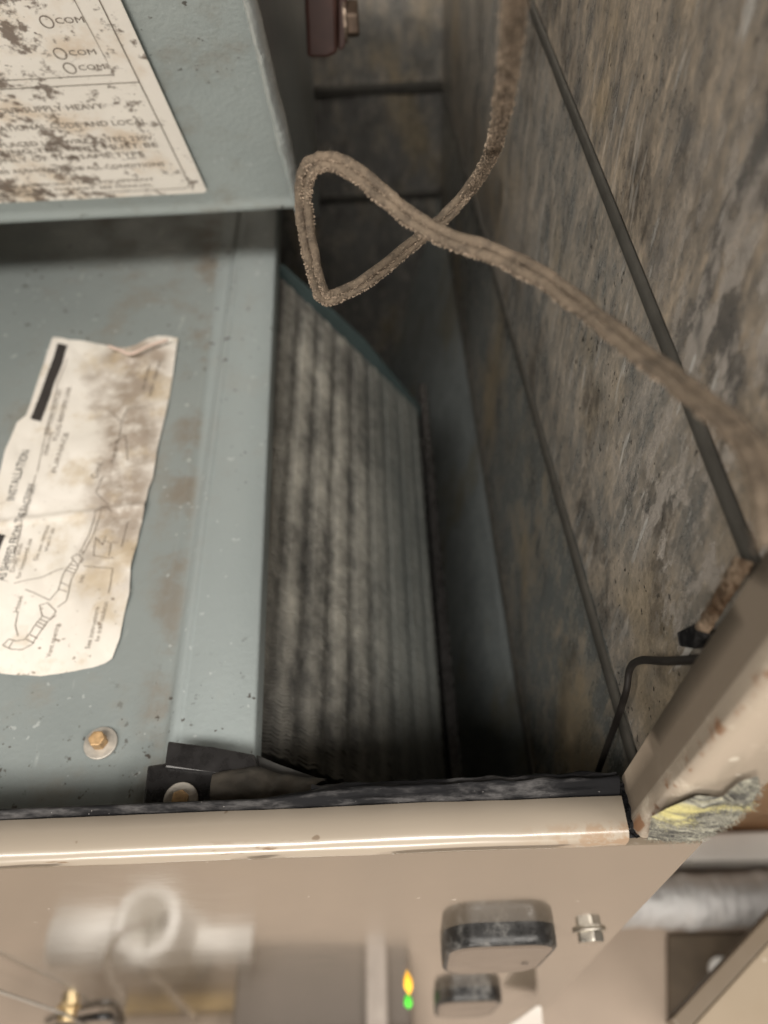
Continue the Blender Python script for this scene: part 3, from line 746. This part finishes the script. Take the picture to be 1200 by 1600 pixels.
for s, u, v, sz, wd in (('FOR FACTORY WIRING USE 230 VOLT SUPPLY HEAVY', 163, 164, .0042, .105), ('WIRE IN ACCORDANCE WITH NATIONAL CODE AND LOCAL', 231, 188, .0042, .118),
    ('CODES. IF ANY WIRE MUST BE REPLACED USE WIRE RATED 230V.', 243, 213, .0040, .125), ('ALL FIELD WIRING ENTERING THE UNIT MUST BE', 248, 224, .0040, .125),
    ('COPPER CONDUCTORS ONLY OF THE SAME TYPE', 226, 238, .0040, .120), ('CONNECT LOW VOLTAGE WIRES AS SHOWN FOR ALL CONDITIONS', 258, 254, .0036, .125),
    ('DISCONNECT POWER BEFORE SERVICING THIS EQUIPMENT', 242, 277, .0028, .118), ('REPLACE ALL COVERS BEFORE RUNNING THE UNIT. SEE MANUAL', 240, 286, .0028, .118), ('MAX', 90, 298, .0026, .05)):
    it.append(btext(s, u, v, sz, wd))
def ring(c0, r):
    return line_vf([c0 + (exb * math.cos(a) - tD * math.sin(a) * 1.25) * r for a in [k * math.pi / 12 for k in range(25)]], .0005, nb, None, off)
for (u, v) in ((73, 28), (94, 78), (109, 101)):
    it.append(ring(face(u, v, .0012), .0019 * KS)); it.append(text_mesh('COM', .0034 * KS, face(u + 15, v + 3, .0012), exb, -tD, off, None, .009 * KS))
join_vf('printed_text', it, FAINT, blabel)

# relay block fixed inside on the back of the box
blk = empty('relay_block', (-.035, .40, 1.03), 'dark reddish brown block with a bolted metal flange beside the box', 'relay')
def yprism(px, y, d, bev, mat, name, par):
    bm = bmesh.new(); add_prism(bm, [on(u, v, 1, y) for u, v in px], (0, d, 0), bev); return obj(name, bm, mat, par)
yprism(((474, -40), (526, -40), (528, 84), (512, 92), (480, 92)), .375, .03, .002, MAROON, 'block_body', blk)
yprism(((528, -40), (543, -40), (541, 70), (534, 80), (528, 78)), .38, .012, .001, MAROON, 'flange', blk)
bm = bmesh.new(); pb = on(541, 30, 1, .385); add_cyl(bm, pb, (1, 0, 0), .0088, .0065, 6, .001); obj('bolt_head', bm, mat_plain('brown_bolt', (.10, .07, .05), .4, .6, .3, 90), blk)
bm = bmesh.new(); add_cyl(bm, pb - Vector((.0012, 0, 0)), (1, 0, 0), .0105, .0014, 24); obj('washer', bm, mat_plain('brown_washer', (.16, .12, .09), .4, .6, .3, 90), blk)

# ------------------------------------------------------------------ thermostat cable
cb = empty('thermostat_cable', at(520, 360, .235), 'fuzzy dust-coated brown two-strand cable making one open loop against the wall', 'cable')
cp = [(812, -70, .15), (803, 20, .162), (794, 110, .18), (781, 190, .21), (763, 250, .245), (730, 300, .268), (688, 345, .272), (640, 384, .262), (582, 432, .25), (535, 458, .245), (512, 465, .243), (500, 452, .241),
      (489, 412, .236), (479, 362, .231), (474, 312, .227), (477, 274, .223), (491, 256, .220), (516, 251, .217), (552, 266, .213), (592, 298, .209), (640, 338, .204), (700, 372, .198), (768, 394, .190), (832, 424, .181),
      (896, 468, .172), (966, 524, .162), (1040, 582, .152), (1100, 628, .143), (1150, 672, .136), (1182, 716, .130), (1197, 770, .125), (1206, 850, .12)]
path = spline([at(*c) for c in cp], 14)
RS = .00126
def strand(sign):
    o = []; n = len(path)
    for i, p in enumerate(path):
        t = (path[min(i + 1, n - 1)] - path[max(i - 1, 0)]).normalized(); vdir = (p - CAM).normalized()
        sd = t.cross(vdir).normalized(); f = i / n
        tw = .35 * math.sin(f * 9) + .25; q = sd * math.cos(tw) + sd.cross(t) * math.sin(tw)
        j = Vector((mn.noise((i * .13, sign, 0)), mn.noise((i * .13, sign, 5)), mn.noise((i * .13, sign, 9)))) * .0005
        o.append(p + q * sign * RS * .92 + j)
    return o
st = {}
for sgn in (1, -1):
    bm = bmesh.new(); st[sgn] = strand(sgn)
    add_tube(bm, st[sgn], lambda f, i: RS * (1 + .20 * mn.noise((i * .22, sgn * 3, 0)) + .06 * mn.noise((i * .9, sgn, 4))), 14)
    obj('strand', bm, CABLE, cb, smooth=True)
V = []; F = []
for k in range(26000):
    sgn = random.choice((1, -1)); i = random.randrange(len(path)); c = st[sgn][i]
    dens = .35 + .65 * max(0, mn.noise((i * .05, sgn, 7)) + .4)
    if i > 330 or random.random() > dens: 
        if random.random() > .25: continue
    d = Vector((random.gauss(0, 1), random.gauss(0, 1), random.gauss(0, 1) - .7)).normalized()
    t = (path[min(i + 1, len(path) - 1)] - path[max(i - 1, 0)]).normalized(); d = (d - t * d.dot(t)).normalized()
    p = c + d * RS * .9 + t * random.uniform(-.001, .001); L = random.uniform(.00015, .0006) * (1.3 if d.z < 0 else .6)
    e1_ = Vector((random.gauss(0, 1), random.gauss(0, 1), random.gauss(0, 1))).normalized() * L * .55; b = len(V)
    V += [p + e1_, p - e1_, p + d * L + e1_.cross(d) * .5, p + d * L * .4 - e1_.cross(d)]; F += [(b, b + 1, b + 2), (b, b + 2, b + 3), (b + 1, b + 3, b + 2)]
me = bpy.data.meshes.new('dust_fuzz'); me.from_pydata([tuple(v) for v in V], [], F); link('dust_fuzz', me, FUZZ, cb, kind='stuff')
# thin black sensor wire tucked against the liner at the corner post
bm = bmesh.new()
add_tube(bm, spline([on(u, v, 0, .0725) for u, v in ((1130, 1022), (1092, 1030), (1040, 1033), (1000, 1032), (984, 1046), (978, 1082), (962, 1130), (940, 1190), (928, 1225))], 8), .0012, 8)
top(obj('sensor_wire', bm, mat_plain('black_wire', (.016, .013, .011), .6, 0, .3, 80), smooth=True), 'thin black wire bent across the liner beside the corner post', 'wire')
tp = empty('tape_scrap', on(1110, 950, 0, .073), 'scrap of shiny tan tape with a dark stub by the corner post', 'tape')
T = [on(u, v, 0, .0725) for u, v in ((1152, 862), (1178, 880), (1200, 800))][:2]; B = [on(u, v, 0, .0725) for u, v in ((1086, 978), (1108, 990))]
f2 = coons(T, B, [T[0], B[0]], [T[1], B[1]]); bm = bmesh.new()
add_grid(bm, lambda u, v: f2(u, v) + Vector((-.0012 * math.sin(math.pi * u) - .0006 * mn.noise((u * 3, v * 14, 2)), 0, 0)), 8, 40)
def mat_tape():
    t = NT('tan_foil_tape'); n = t.noise(130, 6, .7)
    return t.out(t.mix(t.ramp(n, .42, .6), (.16, .10, .06), (.62, .47, .34)), .3, .4, t.bump(n, .0012, .8))
obj('tape_strip', bm, mat_tape(), tp, smooth=True)
bm = bmesh.new(); add_prism(bm, [on(u, v, 0, .0728) for u, v in ((1056, 988), (1088, 972), (1106, 992), (1082, 1014), (1060, 1010))], (.003, 0, 0), .0006)
obj('dark_stub', bm, BLACKFOAM, tp)

# ------------------------------------------------------------------ things on the floor beside and in front
def fl_(u, v, z=0.0): return on(u, v, 2, z)
bm = bmesh.new(); add_prism(bm, [(.36, .238, .002), (1.3, .222, .002), (1.3, .60, .002), (.36, .60, .002)], (0, 0, .10), .004)
top(obj('cardboard_box', bm, CARDB), 'plain brown cardboard box behind the white board on the floor', 'box')
bm = bmesh.new(); add_prism(bm, [(.16, .190, .002), (1.2, .178, .002), (1.2, .216, .002), (.16, .228, .002)], (0, 0, .05), .004)
top(obj('white_board', bm, WHITEB), 'long white board lying between the cardboard box and silver duct', 'board')
bm = bmesh.new(); dp = [Vector((.13 + i * .008, .142 - i * .0001, .042)) for i in range(140)]
add_tube(bm, dp, lambda f, i: .034 + .0008 * math.sin(i * 1.9) + .006 * mn.noise((i * .07, 0, 0)) + .003 * mn.noise((i * .4, 2, 0)), 28)
top(obj('foil_duct', bm, FOIL, smooth=True), 'crinkled silver foil duct lying on the floor beside the cabinet', 'duct')
bm = bmesh.new(); add_prism(bm, [(.325, .004, .003), (.70, .004, .003), (.70, .100, .003), (.350, .104, .003)], (0, 0, .012), .003)
top(obj('floor_mat', bm, MATDK), 'dark brown mat on the tan floor past the silver duct', 'mat')
bm = bmesh.new(); pw = fl_(1130, 1515, .03); add_cyl(bm, pw + Vector((0, 0, -.014)), (0, 0, 1), .016, .012, 20, .003); 
top(obj('pipe_cap', bm, WHITEPVC, smooth=False), 'small pale round cap lying on the dark mat', 'cap')
# leaning door panel at lower right, much nearer
dr = empty('access_door', (.33, -.01, 0), 'removed beige metal access door lying on a stand at the lower right corner', 'door panel')
d0, d1 = on(1086, 1600, 2, .60), on(1206, 1468, 2, .60); dv = (d1 - d0).normalized(); dn = Vector((dv.y, -dv.x, 0))
a0 = d0 - dv * .01; a1 = d1 + dv * .10
bm = bmesh.new(); add_prism(bm, [a0, a1, a1 + Vector((.3, 0, 0)), a0 + Vector((.4, 0, 0))], (0, 0, -.018), .001); obj('door_sheet', bm, DOORM, dr)
bm = bmesh.new(); add_prism(bm, [a0 + Vector((.18, .01, 0)), a1 + Vector((.16, 0, 0)), a1 + Vector((.28, 0, 0)), a0 + Vector((.38, .01, 0))], (0, 0, -.5985), .002)
o_ = obj('stand', bm, MATDK, dr); o_.location.z -= .0005
bm = bmesh.new(); add_prism(bm, [a0 - dn * .011, a1 - dn * .011, a1 - dn * .0005, a0 - dn * .0005], (0, 0, -.02), .001); obj('door_edge', bm, mat_beige('door_edge_shade', (.165, .128, .09), .4), dr)  # edge face's shade put into a darker copy of the door colour
# white drain tee in front of the panel (seen mirrored in the gloss)
tee = empty('drain_tee', (-.36, -.13, 0), 'white plastic drain tee standing in front of the glossy panel', 'pipe')
def mir(u, v, z):
    d = ray(u, v); p = on(u, v, 1, 0); r = Vector((d.x, -d.y, d.z)); return p + r * ((z - p.z) / r.z)
c0 = mir(228, 1440, .20); bm = bmesh.new()
for r_, z0, z1 in ((.043, .02, .20),):
    P_ = [(r_, z0), (r_, z1 - .004), (r_ - .002, z1), (r_ - .014, z1), (r_ - .017, z1 - .004), (r_ - .018, .06)]
    rr = [[bm.verts.new((c0.x + r * math.cos(k * math.pi / 18), c0.y + r * math.sin(k * math.pi / 18), z)) for k in range(36)] for r, z in P_]
    for a, b in zip(rr, rr[1:]):
        for k in range(36): bm.faces.new((a[k], a[(k + 1) % 36], b[(k + 1) % 36], b[k]))
    bm.faces.new(rr[-1])
obj('upright_pipe', bm, WHITEPVC, tee, smooth=True)
bm = bmesh.new(); m0, m1 = mir(90, 1465, .10), mir(228, 1460, .10); add_cyl(bm, m0, m1 - m0, .034, (m1 - m0).length, 28); obj('side_pipe', bm, WHITEPVC, tee, smooth=True)
bm = bmesh.new(); m0, m1 = mir(240, 1476, .10), mir(395, 1472, .10); add_cyl(bm, m0, m1 - m0, .020, (m1 - m0).length, 28); obj('side_pipe', bm, WHITEPVC, tee, smooth=True)
bm = bmesh.new()
add_tube(bm, spline([mir(u, v, z) for u, v, z in ((234, 1440, .16), (228, 1443, .21), (205, 1450, .23), (180, 1468, .23), (167, 1500, .22), (174, 1530, .22), (190, 1556, .22), (188, 1572, .25), (160, 1578, .27))], 8), .0042, 8)
top(obj('grey_cord', bm, mat_plain('grey_cord_skin', (.20, .165, .13), .6), smooth=True), 'grey cord coming out of the white drain tee', 'cord')
bm = bmesh.new()
add_tube(bm, spline([mir(u, v, z) for u, v, z in ((196, 1508, .13), (222, 1518, .16), (255, 1540, .16), (282, 1570, .16), (306, 1592, .19))], 8), .0034, 8)
top(obj('thin_cord', bm, mat_plain('tan_cord_skin', (.26, .21, .16), .6), smooth=True), 'thin tan cord curving across the ochre wood strip', 'cord')
bm = bmesh.new(); q = [mir(u, v, .004) for u, v in ((384, 1478), (640, 1482))]
add_prism(bm, [(q[0].x, q[0].y, .002), (q[1].x, q[1].y, .002), (q[1].x + .0, -.004, .002), (q[0].x, -.004, .002)], (0, 0, .055), .006)
top(obj('tool_case', bm, GREYB), 'dark grey case lying on the floor in front of the panel', 'case')
bm = bmesh.new(); q0, q1 = mir(572, 1476, .06), mir(604, 1476, .06); add_box(bm, (q0.x, q0.y - .01, .062), (q1.x, -.004, .075), .003)
top(obj('pale_bar', bm, mat_plain('pale_grey_bar', (.42, .37, .33), .5)), 'short pale grey bar lying across the dark grey case', 'bar')
bm = bmesh.new(); q0, q1 = mir(200, 1548, .01), mir(372, 1562, .01); add_box(bm, (q0.x, q1.y - .01, .002), (q1.x, q1.y + .012, .012), .002)
top(obj('wood_strip', bm, mat_plain('ochre_wood', (.42, .29, .12), .6, 0, .2, 30)), 'ochre wood strip lying on the floor by the drain tee', 'strip')
# wires at the lower left edge of the panel
bm = bmesh.new(); add_tube(bm, spline([on(u, v, 1, -.0045) for u, v in ((70, 1612), (100, 1600), (130, 1592), (160, 1588), (178, 1592), (190, 1612))], 8), .0028, 10)
top(obj('black_wire', bm, BLACKPL, smooth=True), 'glossy black wire arching at the bottom left under the brass bolt', 'wire')
tb = bmesh.new(); add_tube(tb, spline([on(u, v, 1, -.008) for u, v in ((-30, 1538), (0, 1549), (50, 1566), (100, 1584), (140, 1606))], 8), .0010, 8)  # tube stands in for a bright line mirrored in the panel
top(obj('reflected_line', tb, PLASTICCLR, smooth=True), 'thin tube for a bright reflected line slanting to the brass bolt', 'tube')
# paper tag at the bottom edge of the panel
bm = bmesh.new(); tg = [on(u, v, 1, -.016) for u, v in ((790, 1606), (815, 1590), (838, 1573), (846, 1574), (848, 1600), (846, 1612))]
add_prism(bm, tg, (0, .0006, 0)); top(obj('paper_tag', bm, WHITEB), 'cream paper tag at the right bottom edge of the glossy panel', 'tag')
